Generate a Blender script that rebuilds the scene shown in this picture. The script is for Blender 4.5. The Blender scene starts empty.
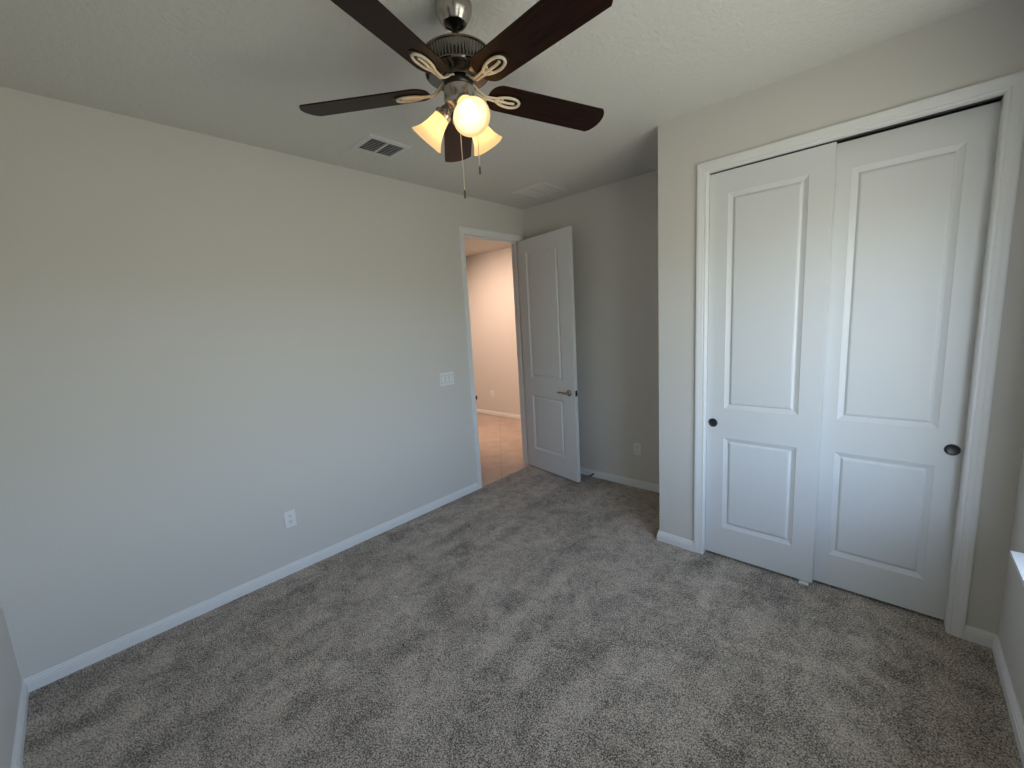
import bpy, bmesh, math, random
from mathutils import Vector, Matrix

random.seed(7)
scene = bpy.context.scene
COL = scene.collection
PI = math.pi

# ------------------------------------------------------------------ room dimensions (metres)
W, D, H = 3.3475, 3.8228, 2.743        # width, depth to the alcove wall, ceiling
DC, XC = 3.0496, 1.7690                # closet wall plane, outer corner of the closet
DA, DB, DH = 2.967, 3.727, 2.410       # door opening in the left wall
CA, CB, CH = 2.068, 3.187, 2.389       # closet opening
WT = 0.115                             # wall thickness
WY0, WY1, WZ0, WZ1 = 0.80, 2.645, 0.640, 2.13   # window opening in the right wall
RT_W = 0.20                             # thickness of the outer (right) wall
HALLY = 5.295

# ------------------------------------------------------------------ camera
cam_d = bpy.data.cameras.new('camera')
cam_d.sensor_width = 36.0
cam_d.lens = 413.595 / 1024 * 36
cam_d.clip_start = 0.02
cam = bpy.data.objects.new('camera', cam_d)
COL.objects.link(cam)
R_ = Vector((0.73398717, 0.67672255, -0.05752762))
U_ = Vector((-0.05983845, 0.14881062, 0.98705357))
F_ = Vector((-0.67652213, 0.72104229, -0.14971911))
m = Matrix(((R_.x, U_.x, -F_.x, 2.92987), (R_.y, U_.y, -F_.y, 0.36592),
            (R_.z, U_.z, -F_.z, 1.60444), (0, 0, 0, 1)))
cam.matrix_world = m
scene.camera = cam

# ------------------------------------------------------------------ exposure
scene.view_settings.view_transform = 'Standard'
scene.view_settings.look = 'None'
scene.view_settings.exposure = 0.0
scene.view_settings.gamma = 1.0
scene.view_settings.use_curve_mapping = False

# ------------------------------------------------------------------ sky seen by the window
SKY = 11.6
world = bpy.data.worlds.new('World')
scene.world = world
world.use_nodes = True
wn = world.node_tree
wn.nodes.clear()
tc = wn.nodes.new('ShaderNodeTexCoord')
sx = wn.nodes.new('ShaderNodeSeparateXYZ')
rp = wn.nodes.new('ShaderNodeValToRGB')
els = rp.color_ramp.elements
els[0].position = 0.0
els[0].color = (0.48, 0.46, 0.40, 1)       # sunlit ground
els[1].position = 1.0
els[1].color = (0.14, 0.17, 0.23, 1)       # zenith
for pos_, c_ in ((0.49, (0.51, 0.495, 0.44, 1)), (0.52, (0.71, 0.86, 1.0, 1)), (0.68, (0.45, 0.60, 0.92, 1)), (0.84, (0.20, 0.25, 0.34, 1))):
    els.new(pos_).color = c_
mr = wn.nodes.new('ShaderNodeMapRange')
mr.inputs['From Min'].default_value = -1
mr.inputs['From Max'].default_value = 1
bg = wn.nodes.new('ShaderNodeBackground')
bg.inputs['Strength'].default_value = SKY
wo = wn.nodes.new('ShaderNodeOutputWorld')
wn.links.new(tc.outputs['Generated'], sx.inputs[0])
wn.links.new(sx.outputs['Z'], mr.inputs['Value'])
wn.links.new(mr.outputs[0], rp.inputs[0])
wn.links.new(rp.outputs[0], bg.inputs['Color'])
wn.links.new(bg.outputs[0], wo.inputs['Surface'])


def area(name, loc, rot, sx_, sy_, power, color, portal=False):
    l = bpy.data.lights.new(name, 'AREA')
    l.shape = 'RECTANGLE'
    l.size, l.size_y = sx_, sy_
    l.energy = power
    l.color = color
    if portal:
        l.cycles.is_portal = True
    o = bpy.data.objects.new(name, l)
    o.location = loc
    o.rotation_euler = rot
    COL.objects.link(o)
    return o


# portal: guides the sky's own light through the window opening
area('window_portal', (W + RT_W - 0.002, (WY0 + WY1) / 2, (WZ0 + WZ1) / 2), (0, PI / 2, 0),
     WZ1 - WZ0, WY1 - WY0, 1, (1, 1, 1), portal=True)
# hallway ceiling lamp, out of view
HALL_POWER = 260
hl = bpy.data.lights.new('hall_wall_washer', 'SPOT')
hl.energy, hl.color, hl.spot_size, hl.spot_blend, hl.shadow_soft_size = HALL_POWER, (1.0, 0.70, 0.54), math.radians(115), 0.9, 0.06
ho = bpy.data.objects.new('hall_wall_washer', hl)
ho.location = (-1.55, 3.45, 2.62)
ho.rotation_euler = (Vector((-1.70, 5.25, 0.75)) - Vector(ho.location)).to_track_quat('-Z', 'Y').to_euler()
COL.objects.link(ho)
BULB = 17.0         # emission of the three bulbs

# ------------------------------------------------------------------ materials


def new_mat(name):
    mt = bpy.data.materials.new(name)
    mt.use_nodes = True
    nt = mt.node_tree
    return mt, nt, nt.nodes['Principled BSDF']


def node(nt, kind, **kw):
    n = nt.nodes.new(kind)
    for k, v in kw.items():
        if k in n.inputs:
            n.inputs[k].default_value = v
        else:
            setattr(n, k, v)
    return n


def paint(name, col, rough=0.6, bump=0.0, scale=80.0, dist=0.002, spec=0.4):
    mt, nt, b = new_mat(name)
    b.inputs['Base Color'].default_value = (*col, 1)
    b.inputs['Roughness'].default_value = rough
    b.inputs['Specular IOR Level'].default_value = spec
    if bump:
        t = node(nt, 'ShaderNodeTexCoord')
        n = node(nt, 'ShaderNodeTexNoise', Scale=scale, Detail=3.0, Roughness=0.55)
        bp = node(nt, 'ShaderNodeBump', Strength=bump, Distance=dist)
        nt.links.new(t.outputs['Object'], n.inputs['Vector'])
        nt.links.new(n.outputs['Fac'], bp.inputs['Height'])
        nt.links.new(bp.outputs[0], b.inputs['Normal'])
    return mt


def metal(name, col, rough=0.25):
    mt, nt, b = new_mat(name)
    b.inputs['Base Color'].default_value = (*col, 1)
    b.inputs['Metallic'].default_value = 1.0
    b.inputs['Roughness'].default_value = rough
    return mt


WALL_C = (0.67, 0.645, 0.60)
M_wall = paint('wall_paint', WALL_C, 0.55, 0.25, 130, 0.002, 0.3)
M_trim = paint('white_trim_paint', (0.80, 0.80, 0.79), 0.38)
M_door = paint('white_door_paint', (0.71, 0.715, 0.71), 0.42, 0.06, 160, 0.001)
M_plastic = paint('white_plastic', (0.82, 0.82, 0.80), 0.35)
M_vent = paint('white_vent_enamel', (0.72, 0.72, 0.70), 0.4)
M_vent_shade = paint('vent_shade_black', (0.02, 0.02, 0.02), 0.8)  # near-black colour stands in for shade inside the ceiling grilles
M_slot = paint('socket_slot', (0.05, 0.05, 0.05), 0.7)
M_gap = paint('switch_gap', (0.30, 0.30, 0.30), 0.7)
M_vinyl = paint('white_vinyl', (0.82, 0.83, 0.84), 0.3)
M_rubber = paint('dark_rubber', (0.03, 0.028, 0.025), 0.6)
M_nickel = metal('brushed_nickel', (0.46, 0.43, 0.39), 0.26)
M_pewter = metal('dark_pewter', (0.20, 0.185, 0.165), 0.22)
M_black_metal = metal('blackened_metal', (0.05, 0.045, 0.04), 0.35)
M_pull = metal('grey_cup_pull', (0.085, 0.085, 0.09), 0.4)
M_cream = paint('antique_cream_metal', (0.62, 0.55, 0.43), 0.35)


def make_ceiling_mat():
    mt, nt, b = new_mat('knockdown_ceiling')
    b.inputs['Base Color'].default_value = (0.73, 0.715, 0.67, 1)
    b.inputs['Roughness'].default_value = 0.8
    b.inputs['Specular IOR Level'].default_value = 0.2
    t = node(nt, 'ShaderNodeTexCoord')
    n1 = node(nt, 'ShaderNodeTexNoise', Scale=48.0, Detail=3.0, Roughness=0.6)
    r1 = node(nt, 'ShaderNodeValToRGB')
    r1.color_ramp.elements[0].position = 0.45
    r1.color_ramp.elements[1].position = 0.58
    bp = node(nt, 'ShaderNodeBump', Strength=0.42, Distance=0.004)
    nt.links.new(t.outputs['Object'], n1.inputs['Vector'])
    nt.links.new(n1.outputs['Fac'], r1.inputs[0])
    nt.links.new(r1.outputs[0], bp.inputs['Height'])
    nt.links.new(bp.outputs[0], b.inputs['Normal'])
    return mt


def make_carpet_mat():
    mt, nt, b = new_mat('carpet_pile')
    b.inputs['Roughness'].default_value = 0.95
    b.inputs['Specular IOR Level'].default_value = 0.05
    b.inputs['Sheen Weight'].default_value = 0.25
    b.inputs['Sheen Roughness'].default_value = 0.5
    t = node(nt, 'ShaderNodeTexCoord')
    # pile lying in different directions: large soft patches
    big = node(nt, 'ShaderNodeTexNoise', Scale=2.1, Detail=5.0, Roughness=0.62, Distortion=0.9)
    # vacuum strokes running along the left wall
    mp = node(nt, 'ShaderNodeMapping')
    mp.inputs['Rotation'].default_value = (0, 0, math.radians(-8))
    mp.inputs['Scale'].default_value = (3.4, 0.55, 1)
    stroke = node(nt, 'ShaderNodeTexNoise', Scale=1.6, Detail=3.0, Roughness=0.55, Distortion=0.3)
    # scuffs and foot marks
    mid = node(nt, 'ShaderNodeTexNoise', Scale=6.5, Detail=8.0, Roughness=0.78, Distortion=0.8)
    # tufts
    fine = node(nt, 'ShaderNodeTexNoise', Scale=165.0, Detail=4.0, Roughness=0.8)
    vor = node(nt, 'ShaderNodeTexVoronoi', Scale=230.0)
    for n in (big, mid, fine, vor):
        nt.links.new(t.outputs['Object'], n.inputs['Vector'])
    nt.links.new(t.outputs['Object'], mp.inputs['Vector'])
    nt.links.new(mp.outputs[0], stroke.inputs['Vector'])

    def math_(op, a, c, clamp=False):
        n = node(nt, 'ShaderNodeMath', operation=op, use_clamp=clamp)
        for i, x in enumerate((a, c)):
            if isinstance(x, (int, float)):
                n.inputs[i].default_value = x
            else:
                nt.links.new(x, n.inputs[i])
        return n.outputs[0]
    s = math_('MULTIPLY', math_('SUBTRACT', big.outputs['Fac'], 0.5), 0.75)
    s = math_('ADD', s, math_('MULTIPLY', math_('SUBTRACT', stroke.outputs['Fac'], 0.5), 0.8))
    s = math_('ADD', s, math_('MULTIPLY', math_('SUBTRACT', mid.outputs['Fac'], 0.5), 1.7))
    s = math_('ADD', s, math_('MULTIPLY', math_('SUBTRACT', fine.outputs['Fac'], 0.5), 5.6))
    sep = node(nt, 'ShaderNodeSeparateColor')
    nt.links.new(vor.outputs['Color'], sep.inputs[0])
    s = math_('ADD', s, math_('MULTIPLY', math_('SUBTRACT', sep.outputs[0], 0.5), 0.75))
    s = math_('ADD', s, 0.5)
    ramp = node(nt, 'ShaderNodeValToRGB')
    e = ramp.color_ramp.elements
    e[0].position = 0.0
    e[0].color = (0.060, 0.049, 0.039, 1)
    e[1].position = 1.0
    e[1].color = (0.80, 0.69, 0.575, 1)
    md = ramp.color_ramp.elements.new(0.5)
    md.color = (0.405, 0.338, 0.272, 1)
    nt.links.new(s, ramp.inputs[0])
    nt.links.new(ramp.outputs[0], b.inputs['Base Color'])
    hgt = math_('ADD', math_('MULTIPLY', fine.outputs['Fac'], 1.0), math_('MULTIPLY', vor.outputs['Distance'], -0.6))
    hgt = math_('ADD', hgt, math_('MULTIPLY', mid.outputs['Fac'], 0.8))
    bp = node(nt, 'ShaderNodeBump', Strength=0.9, Distance=0.006)
    nt.links.new(hgt, bp.inputs['Height'])
    nt.links.new(bp.outputs[0], b.inputs['Normal'])
    return mt


def make_tile_mat():
    mt, nt, b = new_mat('hall_floor_tile')
    b.inputs['Roughness'].default_value = 0.28
    t = node(nt, 'ShaderNodeTexCoord')
    mp = node(nt, 'ShaderNodeMapping')
    mp.inputs['Rotation'].default_value = (0, 0, math.radians(45))
    br = node(nt, 'ShaderNodeTexBrick', Scale=1.0)
    br.offset = 0.0
    br.inputs['Brick Width'].default_value = 0.46
    br.inputs['Row Height'].default_value = 0.46
    br.inputs['Mortar Size'].default_value = 0.004
    br.inputs['Color1'].default_value = (0.54, 0.425, 0.35, 1)
    br.inputs['Color2'].default_value = (0.49, 0.385, 0.32, 1)
    br.inputs['Mortar'].default_value = (0.36, 0.30, 0.25, 1)
    n = node(nt, 'ShaderNodeTexNoise', Scale=5.0, Detail=5.0, Roughness=0.6)
    mx = node(nt, 'ShaderNodeMix', data_type='RGBA', blend_type='OVERLAY')
    mx.inputs[0].default_value = 0.35
    nt.links.new(t.outputs['Object'], mp.inputs['Vector'])
    nt.links.new(mp.outputs[0], br.inputs['Vector'])
    nt.links.new(t.outputs['Object'], n.inputs['Vector'])
    nt.links.new(br.outputs['Color'], mx.inputs[6])
    nt.links.new(n.outputs['Fac'], mx.inputs[7])
    nt.links.new(mx.outputs[2], b.inputs['Base Color'])
    return mt


def make_blade_mat():
    mt, nt, b = new_mat('espresso_wood')
    b.inputs['Roughness'].default_value = 0.4
    b.inputs['Specular IOR Level'].default_value = 0.14
    t = node(nt, 'ShaderNodeTexCoord')
    mp = node(nt, 'ShaderNodeMapping')
    mp.inputs['Scale'].default_value = (2.0, 40.0, 2.0)
    n = node(nt, 'ShaderNodeTexNoise', Scale=3.0, Detail=4.0, Roughness=0.6)
    r = node(nt, 'ShaderNodeValToRGB')
    r.color_ramp.elements[0].position = 0.3
    r.color_ramp.elements[0].color = (0.007, 0.0030, 0.0022, 1)
    r.color_ramp.elements[1].position = 0.75
    r.color_ramp.elements[1].color = (0.030, 0.0115, 0.007, 1)
    nt.links.new(t.outputs['Object'], mp.inputs['Vector'])
    nt.links.new(mp.outputs[0], n.inputs['Vector'])
    nt.links.new(n.outputs['Fac'], r.inputs[0])
    nt.links.new(r.outputs[0], b.inputs['Base Color'])
    return mt


def make_shade_mat():
    mt, nt, b = new_mat('frosted_amber_glass')
    nt.nodes.remove(b)
    out = nt.nodes['Material Output']
    d = node(nt, 'ShaderNodeBsdfDiffuse', Color=(0.32, 0.27, 0.19, 1))
    tr = node(nt, 'ShaderNodeBsdfTranslucent', Color=(0.68, 0.56, 0.37, 1))
    gl = node(nt, 'ShaderNodeBsdfGlossy', Roughness=0.2)
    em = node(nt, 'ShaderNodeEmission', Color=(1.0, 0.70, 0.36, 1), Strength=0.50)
    m1 = node(nt, 'ShaderNodeMixShader')
    m1.inputs[0].default_value = 0.55
    m2 = node(nt, 'ShaderNodeMixShader')
    m2.inputs[0].default_value = 0.05
    ad = node(nt, 'ShaderNodeAddShader')
    nt.links.new(d.outputs[0], m1.inputs[1])
    nt.links.new(tr.outputs[0], m1.inputs[2])
    nt.links.new(m1.outputs[0], m2.inputs[1])
    nt.links.new(gl.outputs[0], m2.inputs[2])
    nt.links.new(m2.outputs[0], ad.inputs[0])
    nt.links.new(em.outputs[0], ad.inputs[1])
    nt.links.new(ad.outputs[0], out.inputs['Surface'])
    return mt


def make_bulb_mat():
    mt, nt, b = new_mat('lit_bulb')
    b.inputs['Base Color'].default_value = (1, 0.95, 0.85, 1)
    b.inputs['Emission Color'].default_value = (1.0, 0.74, 0.44, 1)
    b.inputs['Emission Strength'].default_value = BULB
    return mt


def make_glass_mat():
    mt, nt, b = new_mat('window_glass')
    nt.nodes.remove(b)
    out = nt.nodes['Material Output']
    tr = node(nt, 'ShaderNodeBsdfTransparent', Color=(0.95, 0.97, 0.96, 1))
    gl = node(nt, 'ShaderNodeBsdfGlossy', Roughness=0.02)
    m1 = node(nt, 'ShaderNodeMixShader')
    m1.inputs[0].default_value = 0.06
    nt.links.new(tr.outputs[0], m1.inputs[1])
    nt.links.new(gl.outputs[0], m1.inputs[2])
    nt.links.new(m1.outputs[0], out.inputs['Surface'])
    return mt


M_ceil = make_ceiling_mat()
M_carpet = make_carpet_mat()
M_tile = make_tile_mat()
M_blade = make_blade_mat()
M_shade = make_shade_mat()
M_bulb = make_bulb_mat()
M_glass = make_glass_mat()

# ------------------------------------------------------------------ mesh helpers


def obj(name, bm, mat, parent=None, loc=(0, 0, 0), rot=(0, 0, 0), smooth=None, bevel=0):
    if bevel:
        bmesh.ops.bevel(bm, geom=[e for e in bm.edges if len(e.link_faces) == 2 and e.calc_face_angle(0) > 0.6],
                        offset=bevel, segments=2, affect='EDGES', profile=0.6)
    bmesh.ops.recalc_face_normals(bm, faces=bm.faces)
    me = bpy.data.meshes.new(name)
    bm.to_mesh(me)
    bm.free()
    me.materials.append(mat)
    if smooth is not None:
        for p in me.polygons:
            p.use_smooth = True
        me.set_sharp_from_angle(angle=math.radians(smooth))
    o = bpy.data.objects.new(name, me)
    COL.objects.link(o)
    o.location = loc
    o.rotation_euler = rot
    if parent:
        o.parent = parent
    return o


def tag(o, label=None, cat=None, group=None, kind=None):
    if label:
        o['label'] = label
    if cat:
        o['category'] = cat
    if group:
        o['group'] = group
    if kind:
        o['kind'] = kind
    return o


def empty(name, loc, label, cat, rotz=0.0, group=None, kind=None):
    o = bpy.data.objects.new(name, None)
    o.empty_display_size = 0.1
    COL.objects.link(o)
    o.location = loc
    o.rotation_euler = (0, 0, rotz)
    return tag(o, label, cat, group, kind)


def box(bm, x0, x1, y0, y1, z0, z1):
    v = [bm.verts.new(p) for p in ((x0, y0, z0), (x1, y0, z0), (x1, y1, z0), (x0, y1, z0),
                                   (x0, y0, z1), (x1, y0, z1), (x1, y1, z1), (x0, y1, z1))]
    for f in ((3, 2, 1, 0), (4, 5, 6, 7), (0, 1, 5, 4), (1, 2, 6, 5), (2, 3, 7, 6), (3, 0, 4, 7)):
        bm.faces.new([v[i] for i in f])


def boxes(lst):
    bm = bmesh.new()
    for b in lst:
        box(bm, *b)
    return bm


def lathe(prof, seg=48, mat4=None, caps=(False, False)):
    """prof: list of (radius, z)."""
    bm = bmesh.new()
    rings = []
    for r, z in prof:
        if r < 1e-6:
            rings.append([bm.verts.new((0, 0, z))])
        else:
            rings.append([bm.verts.new((r * math.cos(2 * PI * i / seg), r * math.sin(2 * PI * i / seg), z))
                          for i in range(seg)])
    for a, b in zip(rings, rings[1:]):
        for i in range(seg):
            j = (i + 1) % seg
            if len(a) == 1 and len(b) == 1:
                continue
            if len(a) == 1:
                bm.faces.new((a[0], b[i], b[j]))
            elif len(b) == 1:
                bm.faces.new((a[i], a[j], b[0]))
            else:
                bm.faces.new((a[i], a[j], b[j], b[i]))
    if mat4 is not None:
        bm.transform(mat4)
    return bm


def add_tube(bm, pts, rad, seg=8, closed=False):
    """tube along pts; rad number or (rx, rz)."""
    pts = [Vector(p) for p in pts]
    n = len(pts)
    rings = []
    up = Vector((0, 0, 1))
    for i, p in enumerate(pts):
        a = pts[(i - 1) % n] if (closed or i > 0) else p
        b = pts[(i + 1) % n] if (closed or i < n - 1) else p
        t = (b - a).normalized()
        s = t.cross(up)
        if s.length < 1e-4:
            s = Vector((1, 0, 0))
        s.normalize()
        q = s.cross(t).normalized()
        rx, rz = rad if isinstance(rad, tuple) else (rad, rad)
        rings.append([bm.verts.new(p + s * rx * math.cos(2 * PI * k / seg) + q * rz * math.sin(2 * PI * k / seg))
                      for k in range(seg)])
    m_ = n if closed else n - 1
    for i in range(m_):
        a, b = rings[i], rings[(i + 1) % n]
        for k in range(seg):
            l = (k + 1) % seg
            bm.faces.new((a[k], a[l], b[l], b[k]))
    if not closed:
        bm.faces.new(list(reversed(rings[0])))
        bm.faces.new(rings[-1])


def tube(pts, rad, seg=8, closed=False):
    bm = bmesh.new()
    add_tube(bm, pts, rad, seg, closed)
    return bm


def sweep_profile(paths):
    """paths: for each profile point the list of 3D points along the path; skins between neighbours, closing the profile."""
    bm = bmesh.new()
    V = [[bm.verts.new(p) for p in path] for path in paths]
    n = len(V)
    for i in range(n):
        a, b = V[i], V[(i + 1) % n]
        for k in range(len(a) - 1):
            bm.faces.new((a[k], a[k + 1], b[k + 1], b[k]))
    bm.faces.new([v[0] for v in V])
    bm.faces.new([v[-1] for v in reversed(V)])
    return bm


# ------------------------------------------------------------------ the room shell
def struct(name, bm, mat, label, **kw):
    return tag(obj(name, bm, mat, **kw), label, None, None, 'structure')


struct('floor', boxes([(0, W + WT, -WT, DC + 0.0, -0.06, 0), (0, W + WT, DC, D + WT, -0.06, 0)]), M_carpet,
       'mottled grey-brown cut pile carpet covering the bedroom floor')
struct('floor_hall', boxes([(-4.2, 0, 1.2, HALLY + 0.1, -0.06, -0.004)]), M_tile,
       'pale beige tiled hallway floor beyond the doorway')
struct('ceiling', boxes([(-WT, W + WT, -WT, D + WT, H, H + 0.1)]), M_ceil,
       'off-white knockdown textured ceiling over the bedroom')
struct('ceiling_hall', boxes([(-4.2, -WT, 1.2, HALLY + 0.1, H, H + 0.1)]), M_ceil,
       'shaded hallway ceiling seen through the doorway')
JB = 0.015
struct('wall_left', boxes([(-WT, 0, -WT, DA - JB, -0.06, H), (-WT, 0, DA - JB, DB + JB, DH + JB, H),
                           (-WT, 0, DB + JB, D, -0.06, H)]), M_wall,
       'long pale greige wall with light switches beside the doorway')
struct('wall_back', boxes([(-WT, W + WT, D, D + WT, -0.06, H)]), M_wall,
       'shaded greige alcove wall behind the open door')
struct('wall_closet', boxes([(XC, CA - JB, DC, DC + WT, -0.06, H), (CA - JB, CB + JB, DC, DC + WT, CH + JB, H),
                             (CB + JB, W, DC, DC + WT, -0.06, H), (XC, XC + WT, DC + WT, D, -0.06, H)]), M_wall,
       'greige closet wall around the sliding doors with outer corner')
struct('wall_right', boxes([(W, W + RT_W, -WT, WY0, -0.06, H), (W, W + RT_W, WY1, D, -0.06, H),
                            (W, W + RT_W, WY0, WY1, -0.06, WZ0), (W, W + RT_W, WY0, WY1, WZ1, H)]), M_wall,
       'greige window wall at the right edge')
struct('wall_front', boxes([(-WT, W + WT, -WT, 0, -0.06, H)]), M_wall,
       'greige wall meeting the long wall at the left edge')
struct('wall_hall', boxes([(-4.2, WT, HALLY, HALLY + 0.1, -0.06, H)]), M_wall,
       'warmly lit hallway wall seen through the doorway')
struct('wall_hall_side', boxes([(-4.3, -4.2, 1.2, HALLY + 0.1, -0.06, H), (-4.2, -WT, 1.1, 1.2, -0.06, H),
                                (-WT, 0, D + WT, HALLY, -0.06, H)]), M_wall,
       'other walls enclosing the hallway')

# baseboards: (offset from the wall, height)
BB = [(0, 0), (0.014, 0), (0.014, 0.040), (0.0105, 0.0425), (0.0105, 0.045), (0.0125, 0.047), (0.011, 0.054), (0.0065, 0.058),
      (0.0065, 0.061), (0.0085, 0.063), (0.004, 0.0695), (0, 0.0695)]


def baseboard(name, pts, normals, label):
    """pts: path on the wall face; normals: mitre vectors (into the room) at each point."""
    paths = [[(p[0] + n[0] * o, p[1] + n[1] * o, z) for p, n in zip(pts, normals)] for o, z in BB]
    return struct(name, sweep_profile(paths), M_trim, label)


CASW = 0.056
baseboard('baseboard_left', [(0, 0), (0, DA - CASW - 0.003)], [(1, 1), (1, 0)],
          'white moulded baseboard along the long left wall')
baseboard('baseboard_front', [(W, 0), (0, 0)], [(-1, 1), (1, 1)], 'white moulded baseboard at the lower left corner')
baseboard('baseboard_right', [(W, DC), (W, 0)], [(-1, -1), (-1, 1)], 'white moulded baseboard at the lower right corner')
baseboard('baseboard_back', [(0, D), (XC, D)], [(1, -1), (-1, -1)], 'white moulded baseboard under the alcove wall')
baseboard('baseboard_closet', [(XC, D), (XC, DC), (CA - CASW - 0.003, DC)], [(-1, -1), (-1, -1), (0, -1)],
          'white moulded baseboard wrapping the closet outer corner')
baseboard('baseboard_closet_end', [(CB + CASW + 0.003, DC), (W, DC)], [(0, -1), (-1, -1)],
          'short white baseboard between closet trim and window wall')
baseboard('baseboard_hall', [(-4.2, HALLY), (-WT, HALLY)], [(0, -1), (0, -1)], 'white baseboard along the hallway wall')

# casing profile: (distance outward from the opening, projection)
CP = [(0.0, 0.0), (0.0, 0.007), (0.004, 0.009), (0.010, 0.009), (0.013, 0.007), (0.017, 0.0095), (0.031, 0.011),
      (0.037, 0.013), (CASW - 0.006, 0.0135), (CASW, 0.012), (CASW, 0.0)]


def casing(a, b, h, to3d):
    r = 0.003
    paths = []
    for u, v in CP:
        o = u + r
        paths.append([to3d(a - o, 0, v), to3d(a - o, h + o, v), to3d(b + o, h + o, v), to3d(b + o, 0, v)])
    return sweep_profile(paths)


# bedroom doorway trim
t1 = empty('trim_1', (0, (DA + DB) / 2, 0), 'white door casing and jamb around the hallway doorway', None, kind='structure')


def loc_child(o, par):
    o.location = -Vector(par.location)
    return o


def part(name, bm, mat, parent, **kw):
    """a part given in world coordinates under an unrotated Empty"""
    o = obj(name, bm, mat, parent, **kw)
    o.location = -Vector(parent.location)
    return o


part('casing', casing(DA, DB, DH, lambda u, z, v: (v, u, z)), M_trim, t1)
part('hall_casing', casing(DA, DB, DH, lambda u, z, v: (-WT - v, u, z)), M_trim, t1)
part('jamb', boxes([(-WT, 0, DA - JB, DA, 0, DH + JB), (-WT, 0, DB, DB + JB, 0, DH + JB), (-WT, 0, DA, DB, DH, DH + JB)]), M_trim, t1)
part('door_stop_strip', boxes([(-0.075, -0.040, DA, DA + 0.011, 0, DH), (-0.075, -0.040, DB - 0.011, DB, 0, DH),
                               (-0.075, -0.040, DA + 0.011, DB - 0.011, DH - 0.011, DH)]), M_trim, t1)
bm = boxes([(-0.032, -0.004, DA, DA + 0.0015, 0.865, 0.935)])
box(bm, -0.004, 0.0, DA, DA + 0.022, 0.882, 0.918)
part('strike_plate', bm, M_black_metal, t1)['label'] = 'small dark metal strike plate'

# closet trim
t2 = empty('trim_2', ((CA + CB) / 2, DC, 0), 'white casing and jamb framing the sliding closet doors', None, kind='structure')
part('casing', casing(CA, CB, CH, lambda u, z, v: (u, DC - v, z)), M_trim, t2)
part('jamb', boxes([(CA - JB, CA, DC, DC + WT, 0, CH + JB), (CB, CB + JB, DC, DC + WT, 0, CH + JB),
                    (CA, CB, DC, DC + WT, CH, CH + JB)]), M_trim, t2)
part('header_track', boxes([(CA, CB, DC + 0.028, DC + 0.112, CH - 0.0008, CH)]), M_black_metal, t2)

# ------------------------------------------------------------------ moulded two-panel doors
RINGS = [(0, 0), (0.003, 0.0025), (0.021, 0.0100), (0.025, 0.0108), (0.027, 0.0108), (0.035, 0.0035), (0.041, 0.002)]


def panel_door(w, h, t, px, pz):
    """front face at y=0 (facing -y), back at y=t; px = panel x range, pz = panel z ranges."""
    bm = bmesh.new()
    xs = [0, px[0], px[1], w]
    zs = [0, pz[0][0], pz[0][1], pz[1][0], pz[1][1], h]
    for y0, s in ((0, 1), (t, -1)):
        g = [[bm.verts.new((x, y0, z)) for z in zs] for x in xs]
        for i in range(3):
            for j in range(5):
                if i == 1 and j in (1, 3):
                    c = [g[1][j], g[2][j], g[2][j + 1], g[1][j + 1]]
                    prev = c
                    x0, x1, z0, z1 = xs[1], xs[2], zs[j], zs[j + 1]
                    for o, d in RINGS[1:]:
                        y = y0 + s * d
                        cur = [bm.verts.new(p) for p in ((x0 + o, y, z0 + o), (x1 - o, y, z0 + o),
                                                         (x1 - o, y, z1 - o), (x0 + o, y, z1 - o))]
                        for k in range(4):
                            l = (k + 1) % 4
                            bm.faces.new((prev[k], prev[l], cur[l], cur[k]))
                        prev = cur
                    bm.faces.new(prev)
                else:
                    bm.faces.new((g[i][j], g[i + 1][j], g[i + 1][j + 1], g[i][j + 1]))
        if s == 1:
            G = g
    K = g
    for j in range(5):
        bm.faces.new((G[0][j], G[0][j + 1], K[0][j + 1], K[0][j]))
        bm.faces.new((G[3][j], G[3][j + 1], K[3][j + 1], K[3][j]))
    for i in range(3):
        bm.faces.new((G[i][0], G[i + 1][0], K[i + 1][0], K[i][0]))
        bm.faces.new((G[i][5], G[i + 1][5], K[i + 1][5], K[i][5]))
    return bm


DZ = 0.017
# open bedroom door: local x runs from the hinge to the free edge, front face (-y) towards the room
th = math.radians(80.0)
ddir = Vector((math.sin(th), -math.cos(th)))
nrm = Vector((-math.cos(th), -math.sin(th)))
DWID, DTHK, DTOP = 0.745, 0.035, 2.408
piv = Vector((0.004, DB)) + ddir * 0.004 + nrm * DTHK
d1 = empty('door_1', (piv.x, piv.y, DZ), 'white two-panel bedroom door standing open against the alcove', None,
           rotz=math.atan2(ddir.y, ddir.x), kind='structure')
obj('slab', panel_door(DWID, DTOP - DZ, DTHK, (0.118, 0.585), ((0.212, 0.803), (0.985, 2.275))), M_door, d1)


def lever_bm(s):
    """lever pointing to the hinge side; s = direction out of the door along y"""
    bm = lathe([(0, 0), (0.031, 0), (0.032, 0.003), (0.030, 0.008), (0.022, 0.012), (0.013, 0.015), (0.011, 0.045), (0, 0.045)], 28,
               Matrix.Rotation(PI / 2 * (1 if s < 0 else -1), 4, 'X'))
    add_tube(bm, [(0.006, s * 0.045, 0), (-0.02, s * 0.048, 0.001), (-0.06, s * 0.046, 0.003), (-0.10, s * 0.043, 0.001), (-0.118, s * 0.041, -0.004)],
             (0.0055, 0.0085), 10)
    return bm


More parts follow.
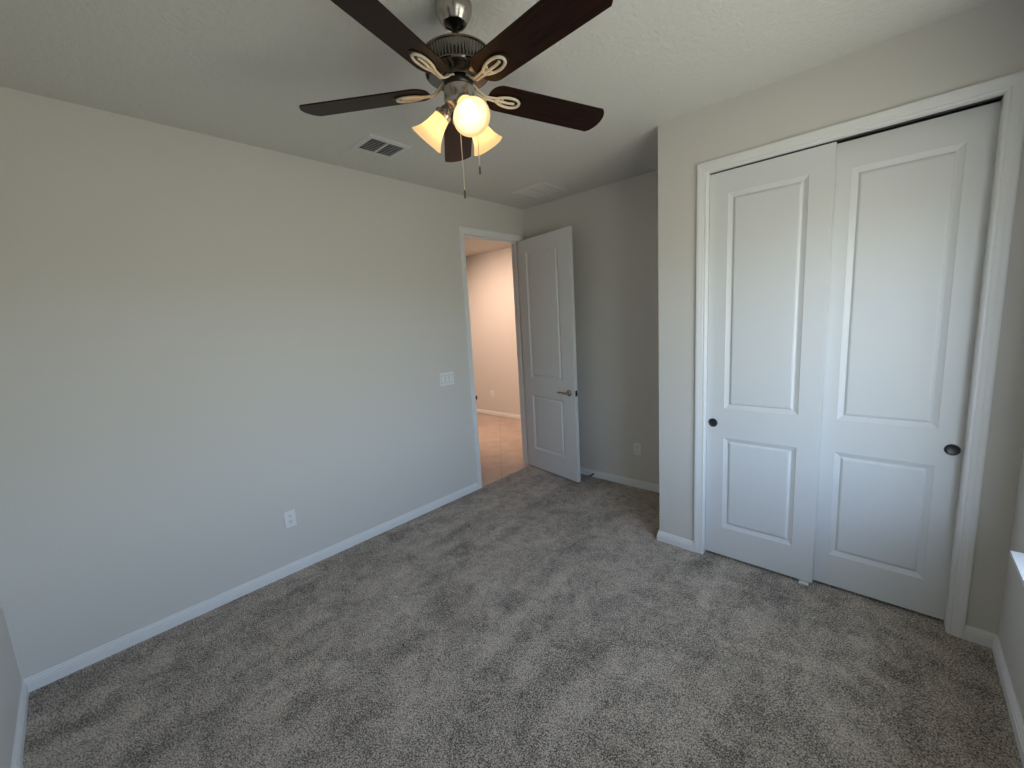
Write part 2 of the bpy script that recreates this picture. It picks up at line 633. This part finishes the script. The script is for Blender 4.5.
HX, HZ = 0.672, 0.896 - DZ
obj('door_handle', lever_bm(-1), M_nickel, d1, loc=(HX, 0, HZ), smooth=40)['label'] = 'satin nickel lever handle'
obj('door_handle', lever_bm(1), M_nickel, d1, loc=(HX, DTHK, HZ), smooth=40)['label'] = 'satin nickel lever handle'
bm = boxes([(DWID - 0.0002, DWID + 0.0012, 0.005, DTHK - 0.005, HZ - 0.028, HZ + 0.028), (DWID + 0.001, DWID + 0.009, 0.011, DTHK - 0.011, HZ - 0.010, HZ + 0.010)])
obj('latch_plate', bm, M_black_metal, d1)['label'] = 'dark metal latch plate on the door edge'
for hz in (0.22, 1.20, 2.18):
    bm = lathe([(0, -0.045), (0.006, -0.045), (0.006, 0.045), (0.004, 0.049), (0, 0.049)], 12)
    obj('hinge', bm, M_nickel, d1, loc=(-0.004, DTHK + 0.004, hz), smooth=40)

# closet doors (two bypass panels)
CDH = 2.382 - DZ


def cup_pull(name, parent, loc):
    bm = lathe([(0, -0.0006), (0.017, -0.0006), (0.0205, -0.0022), (0.0235, -0.0042), (0.0265, -0.0030), (0.0275, 0.0), (0.0275, 0.004), (0, 0.004)], 32,
               Matrix.Rotation(-PI / 2, 4, 'X'))
    o = obj(name, bm, M_pull, parent, loc=loc, smooth=40)
    o['label'] = 'round grey metal cup pull'
    return o


d2 = empty('door_2', (CA + 0.002, DC + 0.030, DZ), 'front white sliding closet door on the corner side', None, kind='structure')
obj('slab', panel_door(0.585, CDH, 0.034, (0.100, 0.481), ((0.194, 0.792), (0.978, 2.243))), M_door, d2)
cup_pull('finger_pull', d2, (0.036, 0.0, 0.898 - DZ))
d3 = empty('door_3', (3.1866 - 0.585, DC + 0.072, DZ), 'rear white sliding closet door on the window side', None, kind='structure')
obj('slab', panel_door(0.585, CDH, 0.034, (0.117, 0.498), ((0.186, 0.784), (0.964, 2.236))), M_door, d3)
cup_pull('finger_pull', d3, (3.152 - (3.1866 - 0.585), 0.0, 0.889 - DZ))

# plastic floor guide under the overlap of the closet doors
gbm = boxes([(2.592, 2.640, DC + 0.018, DC + 0.112, 0.0, 0.0035), (2.596, 2.636, DC + 0.022, DC + 0.027, 0.0035, 0.016),
             (2.596, 2.636, DC + 0.0665, DC + 0.0695, 0.0035, 0.016)])
g = obj('floor_guide', gbm, M_plastic, bevel=0.0008)
tag(g, 'small white plastic guide on the carpet under the closet doors', 'door guide')

# ------------------------------------------------------------------ window in the right wall
wx = W + 0.130
w1 = empty('window_1', (W, (WY0 + WY1) / 2, WZ0), 'white framed window with a marble sill at the right edge', None, kind='structure')
f = 0.045
wm = (WZ0 + WZ1) / 2
part('window_frame', boxes([(wx, W + RT_W, WY0, WY0 + f, WZ0, WZ1), (wx, W + RT_W, WY1 - f, WY1, WZ0, WZ1),
                            (wx, W + RT_W, WY0 + f, WY1 - f, WZ0, WZ0 + f), (wx, W + RT_W, WY0 + f, WY1 - f, WZ1 - f, WZ1)]), M_vinyl, w1)
mid = (WY0 + WY1) / 2
part('mullion', boxes([(wx, W + RT_W, mid - 0.03, mid + 0.03, WZ0 + f, WZ1 - f)]), M_vinyl, w1)
for a, b in ((WY0 + f, mid - 0.03), (mid + 0.03, WY1 - f)):
    for z0, z1, dx in ((WZ0 + f, wm + 0.015, 0.008), (wm - 0.015, WZ1 - f, 0.032)):
        s = 0.03
        x0, x1 = wx + dx, wx + dx + 0.022
        so = part('sash', boxes([(x0, x1, a, a + s, z0, z1), (x0, x1, b - s, b, z0, z1), (x0, x1, a + s, b - s, z0, z0 + s), (x0, x1, a + s, b - s, z1 - s, z1)]), M_vinyl, w1)
        obj('pane', boxes([(x0 + 0.009, x0 + 0.012, a + s, b - s, z0 + s, z1 - s)]), M_glass, so)
sill = boxes([(W - 0.055, W, WY0 - 0.032, WY1 + 0.032, WZ0 - 0.014, WZ0), (W, wx, WY0, WY1, WZ0 - 0.014, WZ0 + 0.0005)])
part('window_sill', sill, M_vinyl, w1)['label'] = 'white marble window sill'

# ------------------------------------------------------------------ wall plates


def rounded_plate(bm, w, h, t, r=0.004):
    box(bm, -w / 2, w / 2, -t, 0, -h / 2, h / 2)
    bmesh.ops.bevel(bm, geom=list(bm.edges), offset=r * 0.6, segments=3, affect='EDGES', profile=0.6)
    return bm


def outlet(loc, rotz, label):
    e = empty('wall_outlet', loc, label, 'outlet', rotz=rotz, group='white duplex wall outlets')
    obj('cover_plate', rounded_plate(bmesh.new(), 0.070, 0.115, 0.006), M_plastic, e, smooth=40)
    for dz in (0.0195, -0.0195):
        bm = bmesh.new()
        n = 28
        pts = []
        for i in range(n):
            a = 2 * PI * i / n
            x, z = 0.0175 * math.cos(a), 0.0175 * math.sin(a)
            pts.append((x, max(-0.0135, min(0.0135, z))))
        vb = [bm.verts.new((x, -0.0055, z + dz)) for x, z in pts]
        vf = [bm.verts.new((x * 0.97, -0.0078, z * 0.97 + dz)) for x, z in pts]
        for i in range(n):
            j = (i + 1) % n
            bm.faces.new((vb[i], vb[j], vf[j], vf[i]))
        bm.faces.new(vf)
        bm.faces.new(list(reversed(vb)))
        rc = obj('receptacle', bm, M_plastic, e)
        bm = boxes([(-0.0075, -0.0050, -0.0081, -0.0076, dz - 0.001, dz + 0.008), (0.0045, 0.0070, -0.0081, -0.0076, dz - 0.001, dz + 0.008)])
        c = lathe([(0, 0), (0.0026, 0), (0.0026, 0.0005), (0, 0.0005)], 12, Matrix.Translation((0, -0.0076, dz - 0.007)) @ Matrix.Rotation(PI / 2, 4, 'X'))
        me = bpy.data.meshes.new('tmp')
        c.to_mesh(me)
        c.free()
        bm.from_mesh(me)
        bpy.data.meshes.remove(me)
        obj('slots', bm, M_slot, rc)
    sc_ = lathe([(0, 0.0065), (0.003, 0.0062), (0.0035, 0.0055), (0.0035, 0.005)], 12, Matrix.Rotation(PI / 2, 4, 'X'))
    obj('screw', sc_, M_plastic, e, smooth=40)
    return e


outlet((0, 1.228, 0.378), PI / 2, 'white duplex outlet low on the long wall above its baseboard')
outlet((1.229, D, 0.371), 0, 'white duplex outlet on the shaded wall between open door and closet')
outlet((-2.18, HALLY, 0.385), 0, 'small white outlet on the hallway wall seen through the doorway')

sw = empty('light_switch', (0, 2.641, 1.131), 'white three-gang rocker switch plate beside the doorway', 'light switch', rotz=PI / 2)
obj('cover_plate', rounded_plate(bmesh.new(), 0.158, 0.115, 0.006), M_plastic, sw, smooth=40)
for k in (-1, 0, 1):
    bm = bmesh.new()
    cx = k * 0.046
    v = [bm.verts.new(p) for p in ((cx - 0.0165, -0.0055, -0.033), (cx + 0.0165, -0.0055, -0.033), (cx + 0.0165, -0.0055, 0.033), (cx - 0.0165, -0.0055, 0.033),
                                   (cx - 0.0155, -0.0105, -0.032), (cx + 0.0155, -0.0105, -0.032), (cx + 0.0155, -0.0072, 0.0), (cx - 0.0155, -0.0072, 0.0),
                                   (cx + 0.0155, -0.0062, 0.032), (cx - 0.0155, -0.0062, 0.032))]
    for q in ((3, 2, 1, 0), (4, 5, 6, 7), (7, 6, 8, 9), (0, 1, 5, 4), (2, 3, 9, 8)):
        bm.faces.new([v[i] for i in q])
    bm.faces.new((v[1], v[2], v[8], v[6], v[5]))
    bm.faces.new((v[3], v[0], v[4], v[7], v[9]))
    obj('rocker', bm, M_plastic, sw)
    fr = bmesh.new()
    for b_ in ((cx - 0.0185, cx - 0.0168, -0.0066, -0.0058, -0.035, 0.035), (cx + 0.0168, cx + 0.0185, -0.0066, -0.0058, -0.035, 0.035),
               (cx - 0.0168, cx + 0.0168, -0.0066, -0.0058, -0.035, -0.0333), (cx - 0.0168, cx + 0.0168, -0.0066, -0.0058, 0.0333, 0.035)):
        box(fr, *b_)
    obj('rocker_gap', fr, M_gap, sw)

# ------------------------------------------------------------------ ceiling grilles


def grille(name, x0, x1, y0, y1, border, split, pitch, slat_w, tilt, label, cat, back):
    """louvred ceiling grille; split: 'x' = bar along x at mid y, slats along y; 'y' = bar along y, slats along x"""
    cx, cy = (x0 + x1) / 2, (y0 + y1) / 2
    e = empty(name, (cx, cy, H), label, cat)
    a, b = (x1 - x0) / 2, (y1 - y0) / 2
    z0, z1 = -0.009, -0.0005
    # bevelled frame
    bm = bmesh.new()
    loops = [(0, z1), (0.002, -0.004), (border - 0.004, z0), (border, z0 + 0.001), (border, z1)]
    V = [[bm.verts.new(((a - o) * sx_, (b - o) * sy_, z)) for sx_, sy_ in ((-1, -1), (1, -1), (1, 1), (-1, 1))] for o, z in loops]
    for i in range(len(V)):
        p, q = V[i], V[(i + 1) % len(V)]
        for k in range(4):
            l = (k + 1) % 4
            bm.faces.new((p[k], p[l], q[l], q[k]))
    obj('frame', bm, M_vent, e)
    ia, ib = a - border, b - border
    if split == 'x':
        obj('divider', boxes([(-ia, ia, -0.006, 0.006, z0, z1)]), M_vent, e)
    else:
        obj('divider', boxes([(-0.006, 0.006, -ib, ib, z0, z1)]), M_vent, e)
    obj('backing', boxes([(-ia, ia, -ib, ib, -0.001, -0.0004)]), back, e)  # flat sheet; its dark colour paints the shade behind and around the louvers
    halves = (-1, 1)
    for hv in halves:
        bm = bmesh.new()
        L = ia if split == 'x' else ib
        n = int((2 * L - 0.012) / pitch)
        for i in range(n):
            mg = 0.004 if split == 'x' else 0.010
            c = -L + mg + (i + 0.5) * 2 * (L - mg) / n
            h2 = slat_w / 2
            dx, dz = h2 * math.cos(tilt), h2 * math.sin(tilt)
            zc = -0.0052
            lo, hi = (0.0085, ib - 0.003) if split == 'x' else (0.013, ia - 0.010)
            if hv < 0:
                lo, hi = -hi, -lo
            P = [(c - dx, zc - dz), (c + dx, zc + dz)]
            tn = (-0.0006 * math.sin(tilt), 0.0006 * math.cos(tilt))
            q = [(P[0][0] - tn[0], P[0][1] - tn[1]), (P[1][0] - tn[0], P[1][1] - tn[1]), (P[1][0] + tn[0], P[1][1] + tn[1]), (P[0][0] + tn[0], P[0][1] + tn[1])]
            if split == 'x':
                A_ = [bm.verts.new((u, lo, z)) for u, z in q]
                B_ = [bm.verts.new((u, hi, z)) for u, z in q]
            else:
                A_ = [bm.verts.new((lo, u, z)) for u, z in q]
                B_ = [bm.verts.new((hi, u, z)) for u, z in q]
            for k in range(4):
                l = (k + 1) % 4
                bm.faces.new((A_[k], A_[l], B_[l], B_[k]))
            bm.faces.new(A_)
            bm.faces.new(list(reversed(B_)))
        obj('louvers', bm, M_vent, e)
    return e


grille('air_register', 0.328, 0.580, 1.772, 2.064, 0.034, 'x', 0.020, 0.011, math.radians(141),
       'small ceiling air register with dark louvred openings near the fan', 'air vent', M_vent_shade)
grille('return_grille', 0.315, 0.675, 3.290, 3.648, 0.024, 'y', 0.013, 0.0128, math.radians(-12),
       'pale square ceiling return grille above the doorway corner', 'air vent', M_vent_shade)

# spring door stop on the alcove baseboard
ds = empty('door_stop', (0.752, D - 0.0135, 0.027), 'small dark door stop on the baseboard behind the open door', 'door stop')
obj('mount', lathe([(0, 0), (0.010, 0), (0.010, 0.003), (0.005, 0.005), (0, 0.005)], 16, Matrix.Rotation(PI / 2, 4, 'X')), M_black_metal, ds, smooth=40)
pts = [(0.0048 * math.cos(i * 0.8), -0.004 - i * 0.00035, 0.0048 * math.sin(i * 0.8)) for i in range(120)]
obj('spring', tube(pts, 0.0009, 5), M_black_metal, ds, smooth=60)
obj('rubber_tip', lathe([(0, 0), (0.007, 0), (0.008, 0.006), (0.0065, 0.012), (0, 0.013)], 16, Matrix.Translation((0, -0.045, 0)) @ Matrix.Rotation(PI / 2, 4, 'X')), M_rubber, ds, smooth=40)

# ------------------------------------------------------------------ ceiling fan
AX, AY = 1.6822, 1.5017
fan = empty('ceiling_fan', (AX, AY, H), 'five-blade ceiling fan with dark wood blades and three lit glass shades', 'ceiling fan')


def Z(z):
    return z - H


obj('canopy', lathe([(0.0, 0.0), (0.064, 0.0), (0.0675, -0.004), (0.068, -0.012), (0.0665, -0.022), (0.062, -0.034), (0.0545, -0.047),
                     (0.047, -0.057), (0.0445, -0.063), (0.042, -0.0645), (0.040, -0.0625), (0.040, -0.050), (0.0, -0.045)], 56), M_nickel, fan, smooth=50)
obj('downrod', lathe([(0, -0.046), (0.0295, -0.048), (0.029, -0.060), (0.018, -0.068), (0.0105, -0.070), (0.0105, -0.150), (0.022, -0.152), (0.024, -0.172), (0, -0.172)], 32),
    M_black_metal, fan, smooth=50)
# motor housing: domed top, vented band, bottom plate
mh = obj('motor_housing', lathe([(0, Z(2.586)), (0.060, Z(2.586)), (0.100, Z(2.583)), (0.120, Z(2.578)), (0.1265, Z(2.574)), (0.1265, Z(2.569)), (0.121, Z(2.567)),
                                 (0.115, Z(2.519)), (0.118, Z(2.517)), (0.119, Z(2.513)), (0.116, Z(2.509)), (0.080, Z(2.508)), (0.066, Z(2.507)), (0.0595, Z(2.504)),
                                 (0.058, Z(2.494)), (0, Z(2.494))], 72), M_pewter, fan, smooth=35)
bm = bmesh.new()
for i in range(60):
    a = 2 * PI * i / 60
    c, s = math.cos(a), math.sin(a)
    prof = [(0.1232, Z(2.566)), (0.1165, Z(2.5195)), (0.112, Z(2.5195)), (0.117, Z(2.566))]
    A_, B_ = [], []
    for r, z in prof:
        A_.append(bm.verts.new((r * c - 0.0018 * s, r * s + 0.0018 * c, z)))
        B_.append(bm.verts.new((r * c + 0.0018 * s, r * s - 0.0018 * c, z)))
    for k in range(4):
        l = (k + 1) % 4
        bm.faces.new((A_[k], A_[l], B_[l], B_[k]))
    bm.faces.new(A_)
    bm.faces.new(list(reversed(B_)))
obj('vent_ribs', bm, M_pewter, mh)
obj('vent_band', lathe([(0.1208, Z(2.5665)), (0.1152, Z(2.5192))], 64), M_black_metal, mh, smooth=40)
# flywheel the blade irons bolt to
obj('flywheel', lathe([(0, Z(2.494)), (0.050, Z(2.494)), (0.053, Z(2.490)), (0.053, Z(2.476)), (0.048, Z(2.470)), (0, Z(2.470))], 40), M_black_metal, fan, smooth=40)
# switch housing below the flywheel
sh = obj('switch_housing', lathe([(0, Z(2.470)), (0.040, Z(2.470)), (0.052, Z(2.468)), (0.0575, Z(2.463)), (0.0575, Z(2.420)), (0.055, Z(2.413)), (0.046, Z(2.404)),
                                  (0.030, Z(2.396)), (0.012, Z(2.390)), (0.008, Z(2.380)), (0, Z(2.378))], 48), M_nickel, fan, smooth=40)

# blades with their irons
ZB = 2.4647
PH0 = math.radians(212.475)
PITCH = math.radians(-11.84)
SAG = math.radians(-2.08)       # the blade set hangs slightly out of level


def blade_outline():
    r0, r1, hw = 0.118, 0.6162, 0.0685
    pts = []
    # root: rounded
    rr = 0.052
    for i in range(9):
        a = PI / 2 + (PI / 2) * i / 8
        pts.append((r0 + rr + rr * math.cos(a), hw * 0.92 - rr + rr * math.sin(a)))
    for i in range(9):
        a = PI + (PI / 2) * i / 8
        pts.append((r0 + rr + rr * math.cos(a), -hw * 0.92 + rr + rr * math.sin(a)))
    # lower side to the tip, then the arc of the tip
    for i in range(13):
        t = -1 + 2 * i / 12
        pts.append((r1 + 0.026 * (1 - abs(t) ** 2.2) - (0.004 if abs(t) == 1 else 0), hw * t))
    return pts


def blade_bm():
    bm = bmesh.new()
    th_ = 0.0055
    o = blade_outline()
    b = [bm.verts.new((x, y, -th_ / 2)) for x, y in o]
    t = [bm.verts.new((x, y, th_ / 2)) for x, y in o]
    n = len(o)
    for i in range(n):
        j = (i + 1) % n
        bm.faces.new((b[i], b[j], t[j], t[i]))
    bm.faces.new(list(reversed(b)))
    bm.faces.new(t)
    bmesh.ops.bevel(bm, geom=[e for e in bm.edges if abs(e.calc_face_angle(0)) > 1.2], offset=0.0012, segments=2, affect='EDGES')
    return bm


def iron_bm():
    """arm from the flywheel plus the open looped plate screwed under the blade (blade frame, z up, underside at -0.003)"""
    bm = bmesh.new()
    zo = -0.0085
    # double strand arm
    for s in (-1, 1):
        add_tube(bm, [(0.046, s * 0.009, 0.026), (0.060, s * 0.0085, 0.022), (0.080, s * 0.007, 0.004), (0.100, s * 0.006, -0.009), (0.125, s * 0.006, zo), (0.150, s * 0.009, zo)], (0.0045, 0.0035), 8)
    # oval loop
    loop = []
    for i in range(28):
        a = 2 * PI * i / 28
        loop.append((0.196 + 0.050 * math.cos(a), 0.0235 * math.sin(a) * (1 + 0.18 * math.cos(a)), zo))
    add_tube(bm, loop, (0.0055, 0.0048), 8, closed=True)
    # inner tongue
    add_tube(bm, [(0.150, 0.0, zo), (0.17, 0.002, zo), (0.20, 0.003, zo), (0.226, 0.0, zo)], (0.0052, 0.0045), 8)
    # screw heads
    for x, y in ((0.172, 0.010), (0.172, -0.010), (0.222, 0.0)):
        c = lathe([(0, -0.0045), (0.003, -0.004), (0.0042, -0.002), (0.0042, 0.005)], 10, Matrix.Translation((x, y, zo)))
        me = bpy.data.meshes.new('tmp')
        c.to_mesh(me)
        c.free()
        bm.from_mesh(me)
        bpy.data.meshes.remove(me)
    return bm


def plate_bm():
    """dark backing pad between the loop and the blade"""
    bm = bmesh.new()
    o = []
    for i in range(28):
        a = 2 * PI * i / 28
        o.append((0.200 + 0.060 * math.cos(a), 0.031 * math.sin(a) * (1 + 0.18 * math.cos(a))))
    b = [bm.verts.new((x, y, -0.0058)) for x, y in o]
    t = [bm.verts.new((x, y, -0.0027)) for x, y in o]
    for i in range(28):
        j = (i + 1) % 28
        bm.faces.new((b[i], b[j], t[j], t[i]))
    bm.faces.new(list(reversed(b)))
    bm.faces.new(t)
    return bm


blade0 = iron0 = None
for k in range(5):
    ang = PH0 + k * 2 * PI / 5
    if k == 0:
        bl = blade0 = obj('blade', blade_bm(), M_blade, fan, smooth=30)
        ir = iron0 = obj('blade_iron', iron_bm(), M_cream, blade0, smooth=50)
        pl = pad0 = obj('iron_pad', plate_bm(), M_black_metal, blade0)
    else:
        bl = blade0.copy()
        COL.objects.link(bl)
        bl.parent = fan
        for src in (iron0, pad0):
            c = src.copy()
            COL.objects.link(c)
            c.parent = bl
    bl.location = (0, 0, Z(ZB))
    bl.rotation_euler = (Matrix.Rotation(SAG, 4, 'X') @ Matrix.Rotation(ang, 4, 'Z') @ Matrix.Rotation(PITCH, 4, 'X')).to_euler()

# light kit: three arms, fitters, bell shades, bulbs
for k in range(3):
    az = math.radians(-27 + 120 * k)
    tilt = math.radians(47)          # below the horizontal
    dirv = Vector((math.cos(az) * math.cos(tilt), math.sin(az) * math.cos(tilt), -math.sin(tilt)))
    neck = Vector((math.cos(az) * 0.062, math.sin(az) * 0.062, Z(2.392)))
    rot = dirv.to_track_quat('Z', 'Y').to_matrix().to_4x4()
    base = Matrix.Translation(neck) @ rot
    bm = lathe([(0, -0.022), (0.016, -0.022), (0.020, -0.018), (0.024, -0.004), (0.031, 0.0), (0.033, 0.006), (0.033, 0.014), (0.030, 0.016), (0.0, 0.012)], 32, base)
    p0 = Vector((math.cos(az) * 0.040, math.sin(az) * 0.040, Z(2.420)))
    add_tube(bm, [p0, p0.lerp(neck - dirv * 0.02, 0.5) + Vector((math.cos(az), math.sin(az), 0)) * 0.006, neck - dirv * 0.016], 0.0115, 12)
    fit = obj('light_fitter', bm, M_nickel, fan, smooth=40)
    prof = [(0.029, 0.010), (0.030, 0.024), (0.0335, 0.044), (0.0385, 0.064), (0.0455, 0.084), (0.0535, 0.100), (0.0615, 0.112), (0.0655, 0.117),
            (0.0640, 0.1185), (0.0595, 0.1125), (0.0515, 0.101), (0.0433, 0.085), (0.0362, 0.064), (0.0312, 0.044), (0.0277, 0.024), (0.027, 0.010)]
    obj('lamp_shade', lathe(prof + prof[:1], 48, base), M_shade, fan, smooth=60)
    bm = lathe([(0, 0.012), (0.012, 0.012), (0.0135, 0.040), (0.020, 0.053), (0.0270, 0.068), (0.0290, 0.080), (0.0270, 0.093), (0.020, 0.103), (0.010, 0.108), (0, 0.109)], 28, base)
    bulb = obj('bulb', bm, M_bulb, fan, smooth=60)

# pull chains


def pull_chain(x, y, ztop, zbot, label):
    pts = [(x, y, z) for z in (ztop, (ztop + zbot) / 2, zbot + 0.030)]
    bm = tube(pts, 0.0015, 6)
    n = int((ztop - zbot - 0.03) / 0.006)
    for i in range(n):
        z = ztop - i * 0.006
        bmesh.ops.create_icosphere(bm, subdivisions=1, radius=0.0019, matrix=Matrix.Translation((x, y, z)))
    o = obj('pull_chain', bm, M_cream, fan, smooth=60)
    o['label'] = label
    fb = lathe([(0, zbot), (0.0035, zbot), (0.0042, zbot + 0.004), (0.0036, zbot + 0.026), (0.0018, zbot + 0.031), (0, zbot + 0.032)], 16, Matrix.Translation((x, y, 0)))
    obj('pull_fob', fb, M_pewter, o, smooth=50)


RT = Vector((0.735, 0.678))
FW = Vector((-0.684, 0.729))
p = FW * 0.03 - RT * 0.008
pull_chain(p.x, p.y, Z(2.402), Z(2.090), 'long pull chain with metal fob')
p = FW * 0.02 + RT * 0.0575
pull_chain(p.x, p.y, Z(2.440), Z(2.171), 'short pull chain with metal fob')

# crumb of lint on the carpet
bm = bmesh.new()
bmesh.ops.create_icosphere(bm, subdivisions=2, radius=0.0095)
for v in bm.verts:
    v.co = Vector((v.co.x * 1.2, v.co.y * 0.8, v.co.z * 0.6)) * (1 + random.uniform(-0.2, 0.2))
tag(obj('lint_speck', bm, M_plastic, loc=(0.805, 1.50, 0.005), smooth=60), 'tiny white speck of lint lying on the open carpet', 'lint')
